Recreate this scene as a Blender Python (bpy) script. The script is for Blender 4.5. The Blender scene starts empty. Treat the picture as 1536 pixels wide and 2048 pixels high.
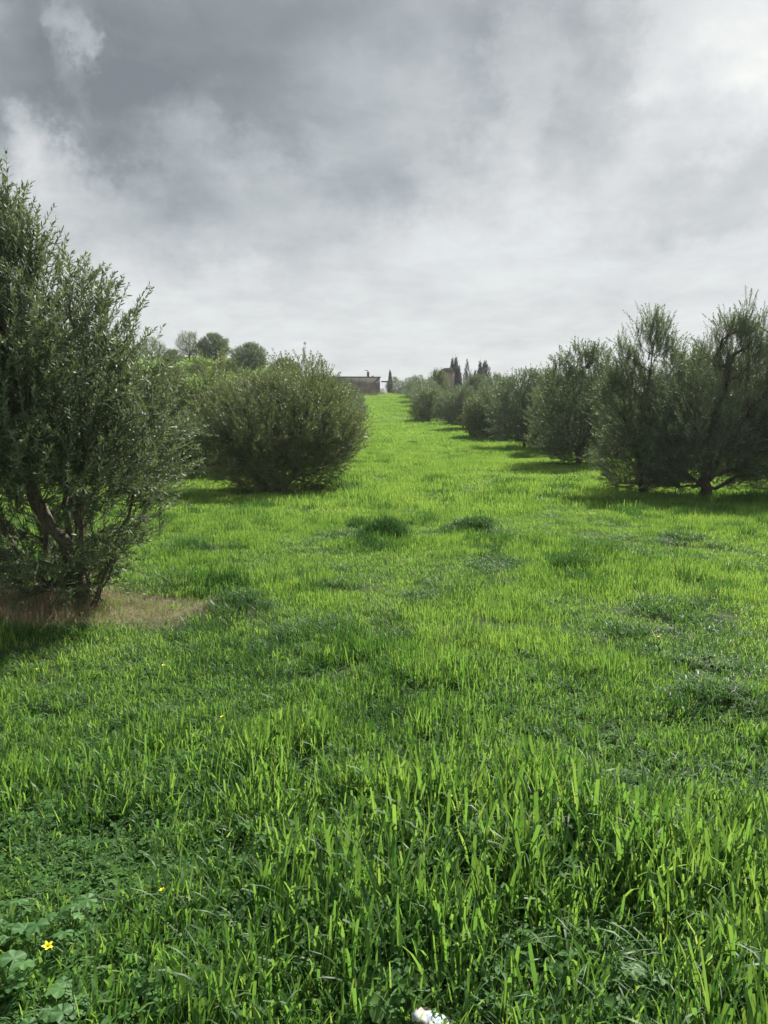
import bpy, math, random
import numpy as np
from mathutils import Vector, Euler
R = math.radians
scene = bpy.context.scene
COL = scene.collection

# ------------------------------------------------------------------ camera
F_PX, PITCH, EYE = 1538.0, R(6.45), 1.6
cam_d = bpy.data.cameras.new('camera')
cam_d.sensor_fit = 'VERTICAL'; cam_d.sensor_height = 36.0; cam_d.lens = F_PX / 2048 * 36.0
cam_d.clip_start = 0.05; cam_d.clip_end = 5000
cam = bpy.data.objects.new('camera', cam_d); COL.objects.link(cam)
cam.location = (0, 0, EYE); cam.rotation_euler = (R(90) - PITCH, 0, 0)
scene.camera = cam

# ------------------------------------------------------------------ sun, exposure
SUN_AZ, SUN_EL, SUN_STRENGTH, EXPOSURE = R(30), R(44), 5.0, 1.10
sd = bpy.data.lights.new('sun', 'SUN'); sd.energy = SUN_STRENGTH; sd.angle = R(0.9); sd.color = (1.0, 0.95, 0.86)
sun = bpy.data.objects.new('sun', sd); COL.objects.link(sun)
tosun = Vector((math.sin(SUN_AZ) * math.cos(SUN_EL), math.cos(SUN_AZ) * math.cos(SUN_EL), math.sin(SUN_EL)))
sun.rotation_euler = (-tosun).to_track_quat('-Z', 'Y').to_euler()
sun.location = (20, 40, 40)
vs = scene.view_settings
vs.view_transform = 'Standard'; vs.look = 'None'; vs.gamma = 1; vs.use_curve_mapping = False; vs.exposure = EXPOSURE
scene.cycles.max_bounces = 8; scene.cycles.transparent_max_bounces = 8
scene.cycles.diffuse_bounces = 4; scene.cycles.transmission_bounces = 4; scene.cycles.glossy_bounces = 2
scene.cycles.use_denoising = True

# ------------------------------------------------------------------ node helper
class NT:
    def __init__(s, tree): s.t = tree; s.n = tree.nodes; s.l = tree.links
    def new(s, typ, **kw):
        n = s.n.new(typ)
        for k, v in kw.items(): setattr(n, k, v)
        return n
    def put(s, sock, v):
        if v is None: return
        if isinstance(v, bpy.types.NodeSocket): s.l.new(v, sock)
        else: sock.default_value = v
    def math(s, op, a, b=None, c=None, clamp=False):
        n = s.new('ShaderNodeMath', operation=op, use_clamp=clamp)
        for i, v in enumerate((a, b, c)): s.put(n.inputs[i], v)
        return n.outputs[0]
    def vec(s, op, a, b=None, out=0):
        n = s.new('ShaderNodeVectorMath', operation=op)
        s.put(n.inputs[0], a); s.put(n.inputs[1], b)
        return n.outputs[out]
    def noise(s, v, scale, detail=4, rough=.55, dist=0.0, out='Fac'):
        n = s.new('ShaderNodeTexNoise'); s.put(n.inputs['Vector'], v)
        n.inputs['Scale'].default_value = scale; n.inputs['Detail'].default_value = detail
        n.inputs['Roughness'].default_value = rough; n.inputs['Distortion'].default_value = dist
        return n.outputs[out]
    def maprange(s, v, a, b, c, d, mode='LINEAR'):
        n = s.new('ShaderNodeMapRange', interpolation_type=mode)
        for i, x in enumerate((v, a, b, c, d)): s.put(n.inputs[i], x)
        return n.outputs[0]
    def ramp(s, v, stops, interp='LINEAR'):
        n = s.new('ShaderNodeValToRGB'); n.color_ramp.interpolation = interp
        e = n.color_ramp.elements
        while len(e) < len(stops): e.new(.5)
        for i, (p, c) in enumerate(stops): e[i].position = p; e[i].color = (*c, 1)
        s.put(n.inputs[0], v); return n.outputs[0]
    def mixc(s, f, a, b, blend='MIX'):
        n = s.new('ShaderNodeMix', data_type='RGBA', blend_type=blend)
        s.put(n.inputs[0], f); s.put(n.inputs[6], a); s.put(n.inputs[7], b)
        return n.outputs[2]

def lin(r, g, b):
    f = lambda c: (c / 255 / 12.92) if c / 255 < .04045 else ((c / 255 + .055) / 1.055) ** 2.4
    return (f(r), f(g), f(b))

def pix_dir(px, py):
    x, y = (px - 768) / F_PX, (1024 - py) / F_PX
    return Vector((x, math.cos(PITCH) + y * math.sin(PITCH), -math.sin(PITCH) + y * math.cos(PITCH))).normalized()

# ------------------------------------------------------------------ world: day sky behind broken cloud
world = bpy.data.worlds.new('World'); scene.world = world; world.use_nodes = True
w = NT(world.node_tree); w.n.clear()
BG = 0.1
sky = w.new('ShaderNodeTexSky', sky_type='NISHITA', sun_disc=False)
sky.sun_elevation = SUN_EL; sky.sun_rotation = SUN_AZ
tc = w.new('ShaderNodeTexCoord').outputs['Generated']
sep = w.new('ShaderNodeSeparateXYZ'); w.put(sep.inputs[0], tc)
az = w.math('ARCTAN2', sep.outputs[0], sep.outputs[1])
el = w.math('ARCSINE', w.math('MINIMUM', w.math('MAXIMUM', sep.outputs[2], -1.0), 1.0))
comb = w.new('ShaderNodeCombineXYZ'); w.put(comb.inputs[0], az); w.put(comb.inputs[1], el)
# ragged edges
wn = w.new('ShaderNodeTexNoise'); w.put(wn.inputs['Vector'], tc); wn.inputs['Scale'].default_value = 4.5; wn.inputs['Detail'].default_value = 8; wn.inputs['Roughness'].default_value = .68
wv = w.new('ShaderNodeVectorMath', operation='MULTIPLY_ADD')
w.put(wv.inputs[0], wn.outputs['Color']); wv.inputs[1].default_value = (.30, .30, 0); w.put(wv.inputs[2], comb.outputs[0])
P = w.vec('SUBTRACT', wv.outputs[0], (.15, .15, 0))
CLOUDS = [  # px, py, half widths, amount
    (300, 70, 480, 200, -.20), (620, 150, 560, 290, -.24), (880, 190, 260, 260, -.10), (40, 60, 260, 190, -.20),
    (290, 300, 380, 230, -.19), (420, 430, 260, 110, -.10), (1150, 80, 230, 210, -.26), (1330, 290, 260, 130, -.17),
    (172, 20, 60, 60, .16), (150, 85, 40, 90, .14), (185, 45, 25, 40, .10), (10, 190, 60, 90, .20), (40, 260, 90, 110, .16), (90, 330, 120, 90, .08), (420, 250, 120, 60, .10), (740, 370, 180, 100, -.13),
    (620, 510, 200, 80, -.09), (1420, 20, 300, 300, .16), (1062, 150, 80, 170, .20), (1480, 350, 160, 90, -.13),
    (500, 350, 120, 60, .08), (560, 380, 200, 110, .05), (250, 520, 230, 90, -.04), (1060, 440, 300, 160, .05),
    (1290, 120, 60, 190, .08), (650, -250, 900, 260, -.22), (-500, 150, 500, 300, -.20)]
B = w.maprange(sep.outputs[2], -.05, .25, .82, .84)
for px, py, sx, sy, amp in CLOUDS:
    d = pix_dir(px, py); a0, e0 = math.atan2(d.x, d.y), math.asin(d.z)
    q = w.vec('MULTIPLY', w.vec('SUBTRACT', P, (a0, e0, 0)), (F_PX / sx, F_PX / sy, 0))
    ln = w.vec('LENGTH', q, out=1)
    B = w.math('ADD', B, w.maprange(ln, .25, 1.2, amp * .80, 0, 'SMOOTHSTEP'))
# cloud texture laid on a deck overhead, so that it flattens towards the horizon
dk = w.math('ADD', w.math('ABSOLUTE', sep.outputs[2]), .22)
deck = w.vec('DIVIDE', tc, None)
dn = deck.node
dc = w.new('ShaderNodeCombineXYZ')
for i in range(3): w.put(dc.inputs[i], dk)
w.l.new(dc.outputs[0], dn.inputs[1])
n1 = w.noise(deck, 2.2, 7, .58, .25); n2 = w.noise(deck, 7, 6, .6, .15)
B = w.math('ADD', B, w.math('MULTIPLY', w.math('SUBTRACT', n1, .5), .34))
B = w.math('ADD', B, w.math('MULTIPLY', w.math('SUBTRACT', n2, .5), .22))
k = 1 / (BG * 2 ** EXPOSURE)
sc = lambda c: tuple(x * k for x in c)
cl = w.ramp(B, [(.32, lin(122, 128, 132)), (.46, lin(143, 150, 154)), (.62, lin(180, 186, 188)), (.78, lin(208, 210, 211)), (.92, lin(227, 230, 230)), (1.0, lin(245, 247, 241))])
clk = w.vec('SCALE', cl); clk.node.inputs['Scale'].default_value = k
bg = w.new('ShaderNodeBackground'); bg.inputs['Strength'].default_value = BG
w.put(bg.inputs['Color'], w.mixc(.965, sky.outputs[0], clk))
wo = w.new('ShaderNodeOutputWorld'); w.l.new(bg.outputs[0], wo.inputs[0])
world.cycles.sampling_method = 'MANUAL'; world.cycles.sample_map_resolution = 512

# ------------------------------------------------------------------ numeric noise
def _h(ix, iy, s):
    v = (ix * 374761393 + iy * 668265263 + s * 974634777) & 0xffffffff
    v = ((v ^ (v >> 13)) * 1274126177) & 0xffffffff
    return ((v ^ (v >> 16)) & 0xffffff) / 0xffffff
def vnoise(x, y, s=0):
    x = np.asarray(x, float); y = np.asarray(y, float)
    ix = np.floor(x).astype(np.int64); iy = np.floor(y).astype(np.int64)
    fx = x - ix; fy = y - iy; fx = fx * fx * (3 - 2 * fx); fy = fy * fy * (3 - 2 * fy)
    a, b, c, d = _h(ix, iy, s), _h(ix + 1, iy, s), _h(ix, iy + 1, s), _h(ix + 1, iy + 1, s)
    return a + (b - a) * fx + (c - a) * fy + (a - b - c + d) * fx * fy
def fbm(x, y, s=0, o=3):
    t = 0; a = .5
    for i in range(o): t = t + a * vnoise(x * 2 ** i, y * 2 ** i, s + i); a *= .5
    return t / (1 - .5 ** o)
def sstep(a, b, x):
    t = np.clip((x - a) / (b - a), 0, 1); return t * t * (3 - 2 * t)

# ------------------------------------------------------------------ terrain
def _table():
    d = np.arange(-400, 3000, 1.0); s = np.zeros_like(d)
    up = (d > 14) & (d < 106); s[up] = 2 * .00065 * (d[up] - 14)
    m = d >= 106; s[m] = .1196 * np.exp(-(d[m] - 106) / 9) - .012 * (1 - np.exp(-(d[m] - 106) / 25))
    m2 = d > 500; s[m2] = -.004
    z = np.cumsum(s); z -= z[np.searchsorted(d, 0)]
    return d, z
TD, TZ = _table()
def ray_d(py, z=0.0):   # ground distance of a pixel row on level ground
    return (EYE - z) / math.tan(PITCH + math.atan((py - 1024) / F_PX))
MOUNDS = []
for px, py, r, h in [(770, 1082, .34, .20), (958, 1068, .40, .17), (745, 1098, .34, .07), (852, 1050, .34, .05), (1075, 1085, .42, .06),
        (1165, 1142, .26, .12), (1415, 1345, .24, .11), (345, 1182, .36, .14), (432, 1190, .30, .11), (465, 1228, .42, .14), (20, 1190, .45, .13),
        (600, 1166, .36, .05), (700, 1168, .3, .05), (1345, 1228, .42, .08), (1450, 1408, .3, .12), (1125, 985, .35, .12), (1040, 962, .5, .12),
        (830, 905, .5, .12), (700, 975, .6, .14), (1440, 1130, .4, .07), (1240, 1120, .35, .05), (390, 1098, .4, .06), (640, 1265, .3, .06),
        (250, 1600, .28, .03), (1290, 1270, .3, .05), (900, 1180, .3, .05), (1360, 1085, .5, .08), (780, 812, 1.4, .3), (803, 812, 1.2, .3)]:
    if py < 850: d = 78.0
    else: d = ray_d(py)
    if d > 15: d = (d if d < 19 else d * .93)
    MOUNDS.append(((px - 768) / F_PX * d, d, r, h))
def height(x, y):
    x = np.asarray(x, float); y = np.asarray(y, float)
    b = np.interp(y, TD, TZ)
    f = 1 - .30 * sstep(6, 40, x) - .18 * sstep(40, 90, x)
    b = b * f + 5.0 * sstep(5, 24, -x) * sstep(38, 88, y) * (1 - sstep(125, 200, y))
    b = b + .10 * (fbm(x * .35, y * .35, 5) - .5) * sstep(2, 8, y) + .05 * (fbm(x * 1.3, y * 1.3, 9) - .5)
    b = b + 2.0 * (fbm(x * .012, y * .012, 3) - .5) * sstep(150, 400, np.hypot(x, y))
    for mx, my, r, h in MOUNDS:
        q = ((x - mx) ** 2 + (y - my) ** 2) / (r * r)
        b = b + h * np.exp(-q * 1.6)
    return b
def H(x, y): return float(height(np.array([x]), np.array([y]))[0])

def mesh_np(name, verts, faces, mats=(), smooth=False, attrs=None, matidx=None):
    """faces: list of int arrays (n,k)."""
    me = bpy.data.meshes.new(name)
    verts = np.asarray(verts, np.float32)
    faces = [np.asarray(f, np.int32) for f in faces if len(f)]
    me.vertices.add(len(verts)); me.vertices.foreach_set('co', verts.ravel())
    tot = sum(f.size for f in faces); npoly = sum(len(f) for f in faces)
    if npoly:
        me.loops.add(tot); me.loops.foreach_set('vertex_index', np.concatenate([f.ravel() for f in faces]))
        sizes = np.concatenate([np.full(len(f), f.shape[1], np.int32) for f in faces])
        starts = np.concatenate([[0], np.cumsum(sizes)[:-1]]).astype(np.int32)
        me.polygons.add(npoly); me.polygons.foreach_set('loop_start', starts)
        if smooth: me.polygons.foreach_set('use_smooth', np.ones(npoly, bool))
        if matidx is not None: me.polygons.foreach_set('material_index', np.asarray(matidx, np.int32))
    for k_, v in (attrs or {}).items():
        v = np.asarray(v)
        if v.ndim == 1:
            typ = 'INT' if v.dtype.kind == 'i' else 'FLOAT'
            a = me.attributes.new(k_, typ, 'POINT'); a.data.foreach_set('value', v.astype(np.int32 if typ == 'INT' else np.float32))
        else:
            a = me.attributes.new(k_, 'FLOAT_VECTOR', 'POINT'); a.data.foreach_set('vector', v.astype(np.float32).ravel())
    for m in mats: me.materials.append(m)
    me.update(calc_edges=True)
    return me
def link(name, me, parent=None):
    o = bpy.data.objects.new(name, me); COL.objects.link(o)
    if parent: o.parent = parent
    return o
def tag(o, label=None, cat=None, group=None, kind=None):
    if label: o['label'] = label
    if cat: o['category'] = cat
    if group: o['group'] = group
    if kind: o['kind'] = kind
    return o
def empty(name, loc, rz=0):
    o = bpy.data.objects.new(name, None); COL.objects.link(o); o.location = loc; o.rotation_euler = (0, 0, rz); o.empty_display_size = .2
    return o

# ------------------------------------------------------------------ materials
def mat(name):
    m = bpy.data.materials.new(name); m.use_nodes = True; t = NT(m.node_tree); t.n.clear()
    return m, t
def finish(t, sh): o = t.new('ShaderNodeOutputMaterial'); t.l.new(sh, o.inputs[0])
def principled(t, col, rough=.6, spec=.4, bump=None):
    p = t.new('ShaderNodeBsdfPrincipled'); t.put(p.inputs['Base Color'], col); t.put(p.inputs['Roughness'], rough)
    p.inputs['Specular IOR Level'].default_value = spec
    if bump is not None: t.put(p.inputs['Normal'], bump)
    return p.outputs[0]
def leafmat(name, dif, tra, mixf=.4, rough=.42, spec=.45, var=.35, wscale=.5):
    """dif/tra: list of ramp colours along the per-leaf tint attribute."""
    m, t = mat(name)
    tint = t.new('ShaderNodeAttribute', attribute_name='tint').outputs['Fac']
    geo = t.new('ShaderNodeNewGeometry')
    big = t.noise(geo.outputs['Position'], wscale, 3)
    oi = t.new('ShaderNodeObjectInfo').outputs['Random']
    v = t.math('ADD', t.math('MULTIPLY', tint, .55), t.math('MULTIPLY', oi, .2))
    v = t.math('ADD', v, t.maprange(big, .3, .7, 0, .3), clamp=True)
    n = len(dif)
    cd = t.ramp(v, [(i / (n - 1), c) for i, c in enumerate(dif)])
    ct = t.ramp(v, [(i / (n - 1), c) for i, c in enumerate(tra)])
    p = principled(t, cd, rough, spec)
    tr = t.new('ShaderNodeBsdfTranslucent'); t.put(tr.inputs[0], ct)
    mx = t.new('ShaderNodeMixShader'); mx.inputs[0].default_value = mixf
    t.l.new(p, mx.inputs[1]); t.l.new(tr.outputs[0], mx.inputs[2])
    finish(t, mx.outputs[0]); return m
M_BLADE = leafmat('grass_blade', [(.03, .085, .02), (.06, .14, .03), (.11, .195, .045)], [(.075, .22, .03), (.205, .37, .05), (.40, .54, .095)], .5, .5, .28)
M_DARKBLADE = leafmat('dark_grass_blade', [(.014, .044, .014), (.035, .095, .022), (.06, .14, .028)], [(.02, .07, .015), (.07, .19, .022), (.16, .33, .04)], .38, .5, .3)
M_WEED = leafmat('weed_leaf', [(.03, .085, .024), (.05, .125, .03), (.08, .165, .035)], [(.06, .18, .025), (.11, .27, .03), (.20, .38, .04)], .35, .72, .2)
M_STRAW = leafmat('straw', [(.15, .125, .07), (.30, .25, .15), (.48, .42, .27)], [(.15, .125, .06), (.27, .23, .13), (.4, .36, .22)], .35, .6, .2)
M_MALLOW = leafmat('mallow_leaf', [(.035, .10, .03), (.05, .13, .035), (.07, .16, .04)], [(.05, .16, .02), (.10, .26, .03), (.16, .34, .04)], .3, .58, .3)

def olivemat(name, up, un, tra=(.06, .085, .015)):
    m, t = mat(name)
    geo = t.new('ShaderNodeNewGeometry')
    tint = t.new('ShaderNodeAttribute', attribute_name='tint').outputs['Fac']
    a = t.mixc(tint, (*[c * .6 for c in up], 1), (*[c * 1.5 for c in up], 1))
    b = t.mixc(tint, (*[c * .75 for c in un], 1), (*[c * 1.2 for c in un], 1))
    col = t.mixc(geo.outputs['Backfacing'], a, b)
    rough = t.maprange(geo.outputs['Backfacing'], 0, 1, .58, .75)
    p = principled(t, col, rough, .4)
    tr = t.new('ShaderNodeBsdfTranslucent'); tr.inputs[0].default_value = (*tra, 1)
    mx = t.new('ShaderNodeMixShader'); mx.inputs[0].default_value = .25
    t.l.new(p, mx.inputs[1]); t.l.new(tr.outputs[0], mx.inputs[2]); finish(t, mx.outputs[0]); return m
M_OLIVE = olivemat('olive_leaf', (.07, .102, .052), (.25, .29, .22), (.16, .23, .06))
M_OLIVE_G = olivemat('olive_leaf_greener', (.078, .108, .04), (.21, .25, .15), (.18, .24, .05))
M_OLIVE_D = olivemat('olive_leaf_dark', (.066, .096, .054), (.23, .27, .21), (.14, .20, .055))
M_CYP = olivemat('cypress_leaf', (.03, .045, .032), (.03, .045, .032), (.02, .03, .01))
M_SCRUB = olivemat('scrub_leaf', (.10, .085, .05), (.14, .12, .08), (.1, .08, .04))

def barkmat():
    m, t = mat('olive_bark'); tcn = t.new('ShaderNodeTexCoord').outputs['Object']
    mp = t.new('ShaderNodeMapping'); t.put(mp.inputs[0], tcn); mp.inputs['Scale'].default_value = (1, 1, .3)
    n = t.noise(mp.outputs[0], 26, 6, .65); n2 = t.noise(tcn, 5, 3)
    c = t.ramp(n, [(.3, (.035, .027, .02)), (.55, (.10, .085, .065)), (.8, (.20, .175, .14))])
    c = t.mixc(t.maprange(n2, .4, .7, 0, .5), c, (.13, .13, .10, 1))
    b = t.new('ShaderNodeBump'); b.inputs['Distance'].default_value = .012; b.inputs['Strength'].default_value = .9; t.put(b.inputs['Height'], n)
    finish(t, principled(t, c, .85, .2, b.outputs[0])); return m
M_BARK = barkmat()
M_TWIG = None

def twigmat():
    m, t = mat('olive_twig'); n = t.noise(t.new('ShaderNodeTexCoord').outputs['Object'], 9, 2)
    finish(t, principled(t, t.ramp(n, [(.3, (.075, .085, .05)), (.7, (.14, .15, .10))]), .8, .2)); return m
M_TWIG = twigmat()
def groundmat():
    m, t = mat('field_ground'); pos = t.new('ShaderNodeNewGeometry').outputs['Position']
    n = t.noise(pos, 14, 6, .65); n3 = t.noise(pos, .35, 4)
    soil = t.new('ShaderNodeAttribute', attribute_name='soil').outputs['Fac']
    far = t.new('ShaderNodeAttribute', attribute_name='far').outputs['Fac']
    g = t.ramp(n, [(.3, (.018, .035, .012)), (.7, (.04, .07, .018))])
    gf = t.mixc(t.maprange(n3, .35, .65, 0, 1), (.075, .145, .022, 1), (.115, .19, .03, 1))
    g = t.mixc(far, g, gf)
    s = t.ramp(n, [(.25, (.04, .034, .025)), (.5, (.11, .093, .066)), (.8, (.22, .195, .145))])
    c = t.mixc(soil, g, s)
    b = t.new('ShaderNodeBump'); b.inputs['Distance'].default_value = .03; t.put(b.inputs['Height'], n)
    finish(t, principled(t, c, .9, .1, b.outputs[0])); return m

# ------------------------------------------------------------------ ground sheet
def axis(fine, lo, hi, step, grow, end_lo, end_hi):
    a = list(np.arange(lo, hi, step)); s = step
    x = a[-1]
    while x < end_hi: s *= grow; x += s; a.append(x)
    s = step; x = lo
    while x > end_lo: s *= grow; x -= s; a.insert(0, x)
    return np.array(a)
gx = axis(0, -5.5, 6.5, .09, 1.07, -1800, 1800)
gy = axis(0, .8, 13, .09, 1.035, -300, 2600)
X, Y = np.meshgrid(gx, gy); Z = height(X, Y)
PATCH = (-2.8, 6.42, 1.4, .66)      # dry patch under the nearest tree
def patch_mask(x, y):
    q = ((x - PATCH[0]) / PATCH[2]) ** 2 + ((y - PATCH[1]) / PATCH[3]) ** 2
    return 1 - sstep(.6, 1.15, q + .9 * (fbm(x * 2.2, y * 2.2, 31) - .5))
SOILS = [(-2.66, 18.1, 1.5, .55), (-1.6, 17.7, .5, .25), (7.0, 16.9, 1.1, .4), (6.9, 27.2, 1.2, .5), (.2, 113, 5, 3), (-3, 108, 5, 2.5)]
def soil_mask(x, y):
    m = patch_mask(x, y)
    for sx_, sy_, a, b in SOILS:
        q = ((x - sx_) / a) ** 2 + ((y - sy_) / b) ** 2
        m = np.maximum(m, 1 - sstep(.5, 1.2, q + .8 * (fbm(x * 2, y * 2, 37) - .5)))
    return m
ny, nx = X.shape
idx = np.arange(nx * ny).reshape(ny, nx)
quads = np.stack([idx[:-1, :-1], idx[:-1, 1:], idx[1:, 1:], idx[1:, :-1]], -1).reshape(-1, 4)
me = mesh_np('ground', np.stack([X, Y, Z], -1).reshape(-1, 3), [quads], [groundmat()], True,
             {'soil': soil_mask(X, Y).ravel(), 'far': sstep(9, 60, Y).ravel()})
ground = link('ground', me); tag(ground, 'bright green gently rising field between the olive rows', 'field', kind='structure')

# ------------------------------------------------------------------ grass templates
lib = {}
def libcol(name):
    c = bpy.data.collections.new(name); lib[name] = c; return c
def blades(rng, n, spread, hmin, hmax, wmin, wmax, seg=4, bend=.5, blunt=.5, tilt=.25, tint=(0, 1), disc=True):
    ang = rng.uniform(0, 2 * np.pi, n); rad = spread * np.sqrt(rng.uniform(0, 1, n))
    if disc: bx, by = rad * np.cos(ang), rad * np.sin(ang)
    else: bx, by = rng.uniform(-spread, spread, n), rng.uniform(-spread, spread, n)
    h = rng.uniform(hmin, hmax, n); wd = rng.uniform(wmin, wmax, n)
    yaw = rng.uniform(0, 2 * np.pi, n); fc = yaw + rng.normal(0, .5, n) + np.pi / 2
    tl = np.abs(rng.normal(0, tilt, n)); bd = rng.gamma(1.4, bend / 1.4, n)
    tipw = np.where(rng.uniform(0, 1, n) < blunt, rng.uniform(.45, .8, n), .06)
    V = np.zeros((n, seg + 1, 2, 3)); px = bx.copy(); py = by.copy(); pz = np.full(n, -.01)
    for i in range(seg + 1):
        f = i / seg
        wl = wd * (.55 + .45 * np.sin(min(f * 1.6, 1) * np.pi / 2)) * (1 - f ** 3 * (1 - tipw)) * .5
        sx, sy = np.cos(fc) * wl, np.sin(fc) * wl
        V[:, i, 0] = np.stack([px - sx, py - sy, pz], -1); V[:, i, 1] = np.stack([px + sx, py + sy, pz], -1)
        a = tl + bd * f * f * 2.2
        st = h / seg
        px = px + np.sin(a) * np.cos(yaw) * st; py = py + np.sin(a) * np.sin(yaw) * st; pz = pz + np.cos(a) * st
    base = (np.arange(n) * (seg + 1) * 2)[:, None]
    q = np.concatenate([base + np.array([[2 * i, 2 * i + 1, 2 * i + 3, 2 * i + 2]]) for i in range(seg)], 0)
    tn = np.repeat(rng.uniform(tint[0], tint[1], n), (seg + 1) * 2)
    return V.reshape(-1, 3), q, tn
def leaflets(rng, n, spread, hmin, hmax, size, tint=(0, 1), lobes=3, cup=.25):
    """low broad leaves: little fans of rounded leaflets on a stalk."""
    vs_, qs, ts = [], [], []; off = 0
    for i in range(n):
        a = rng.uniform(0, 6.283); r = spread * math.sqrt(rng.uniform()); cx, cy, cz = r * math.cos(a), r * math.sin(a), rng.uniform(hmin, hmax)
        tx, ty = rng.normal(0, .4, 2); tn = rng.uniform(*tint); s = size * rng.uniform(.6, 1.3); a0 = rng.uniform(0, 6.283)
        for L in range(lobes):
            b = a0 + L * 6.283 / lobes + rng.normal(0, .15)
            d = np.array([math.cos(b), math.sin(b), 0]); p = np.array([-d[1], d[0], 0])
            pts = [(.06, 0), (.45, .34), (.85, .36), (1.0, 0), (.85, -.36), (.45, -.34)]
            for (u, v) in pts:
                q = d * u * s + p * v * s
                z = cz + q[0] * tx + q[1] * ty + abs(v) * s * cup - u * u * s * .2
                vs_.append((cx + q[0], cy + q[1], z))
            qs.append([off, off + 1, off + 2, off + 3]); qs.append([off, off + 3, off + 4, off + 5]); ts += [tn] * 6; off += 6
    return np.array(vs_), np.array(qs), np.array(ts)
def join(parts):
    V, Q, T, M = [], [], [], []; off = 0
    for (v, q, t, m) in parts:
        V.append(v); Q.append(q + off); T.append(t); M.append(np.full(len(q), m)); off += len(v)
    return np.concatenate(V), np.concatenate(Q), np.concatenate(T), np.concatenate(M)
LEAFMATS = [M_BLADE, M_DARKBLADE, M_WEED, M_STRAW]
def template(col, i, parts):
    v, q, t, m = join(parts)
    me = mesh_np('%s_%02d' % (col.name, i), v, [q], LEAFMATS, True, {'tint': t}, m)
    col.objects.link(bpy.data.objects.new('%s_%02d' % (col.name, i), me))
rng = np.random.default_rng(11)
# near: small tufts.  0-7 bright upright, 8-11 arching darker, 12-17 weeds
cA = libcol('near_tufts')
for i in range(8):
    template(cA, i, [(*blades(rng, 11, .055, .05, .17, .0035, .0115, 5, .32, .6, .24, (0, .8)), 0), (*blades(rng, 6, .06, .04, .10, .002, .005, 4, .7, .2, .55), 1), (*blades(rng, 1, .05, .04, .11, .002, .004, 4, 1.1, .2, .7), 3), (*leaflets(rng, 2, .07, .01, .06, .012), 2)])
for i in range(8, 12):
    template(cA, i, [(*blades(rng, 9, .04, .12, .26, .003, .008, 7, .75, .1, .3), 1), (*blades(rng, 4, .05, .1, .2, .004, .009, 5, .4, .4, .2), 0)])
for i in range(12, 16):
    template(cA, i, [(*leaflets(rng, 16, .09, .01, .075, .017), 2), (*blades(rng, 5, .08, .03, .08, .003, .005, 3, .8, .2, .6), 1)])
for i in range(16, 18):
    template(cA, i, [(*leaflets(rng, 9, .08, .01, .06, .028, lobes=5), 2), (*leaflets(rng, 10, .1, .0, .05, .012, lobes=3), 2)])
# middle: 0-5 bright, 6-8 dark, 9-10 weeds, 11-12 deep green with clump shade put into the colour
cB = libcol('middle_tufts')
for i in range(6):
    template(cB, i, [(*blades(rng, 95, .17, .04, .11, .003, .0068, 3, .32, .4, .3, (.1, 1)), 0), (*blades(rng, 20, .17, .03, .08, .003, .006, 2, .7, .2, .5), 1)])
for i in range(6, 9):
    template(cB, i, [(*blades(rng, 105, .15, .05, .15, .004, .008, 3, .7, .2, .4, (.35, 1)), 1), (*leaflets(rng, 8, .17, .01, .05, .014), 2)])
for i in range(9, 11):
    template(cB, i, [(*leaflets(rng, 34, .17, .01, .05, .013), 2), (*blades(rng, 55, .16, .04, .09, .003, .006, 3, .9, .2, .6), 1), (*blades(rng, 18, .16, .03, .09, .003, .006, 2, .8, .2, .6), 0)])
for i in range(11, 13):
    template(cB, i, [(*blades(rng, 130, .14, .05, .15, .004, .008, 3, .8, .2, .5, (0, .2)), 1)])
# far
cC = libcol('far_tufts')
for i in range(5):
    template(cC, i, [(*blades(rng, 260, .5, .06, .14, .008, .016, 2, .3, .3, .25, (.35, 1)), 0), (*blades(rng, 50, .5, .04, .1, .008, .014, 2, .6, .2, .4), 1)])
for i in range(5, 7):
    template(cC, i, [(*blades(rng, 160, .4, .06, .17, .01, .018, 2, .6, .3, .4), 1), (*blades(rng, 90, .5, .05, .12, .008, .014, 2, .3, .3, .3), 0)])
cD = libcol('distant_tufts')
for i in range(4):
    template(cD, i, [(*blades(rng, 330, 1.3, .08, .2, .03, .06, 1, .3, .3, .3, (.35, 1)), 0), (*blades(rng, 30, 1.3, .06, .15, .03, .05, 1, .5, .2, .4), 1)])
cS = libcol('straw_tufts')
for i in range(3):
    template(cS, i, [(*blades(rng, 34, .09, .05, .17, .0022, .005, 4, .8, .1, .6), 3), (*blades(rng, 3, .08, .05, .12, .003, .006, 3, .4, .3, .3), 0)])
for i in range(3, 5):
    template(cS, i, [(*blades(rng, 30, .13, .04, .11, .002, .0045, 4, 1.2, .1, 1.1), 3), (*blades(rng, 3, .08, .05, .12, .003, .006, 3, .4, .3, .3), 0), (*leaflets(rng, 2, .1, .0, .03, .014), 2)])

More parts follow.
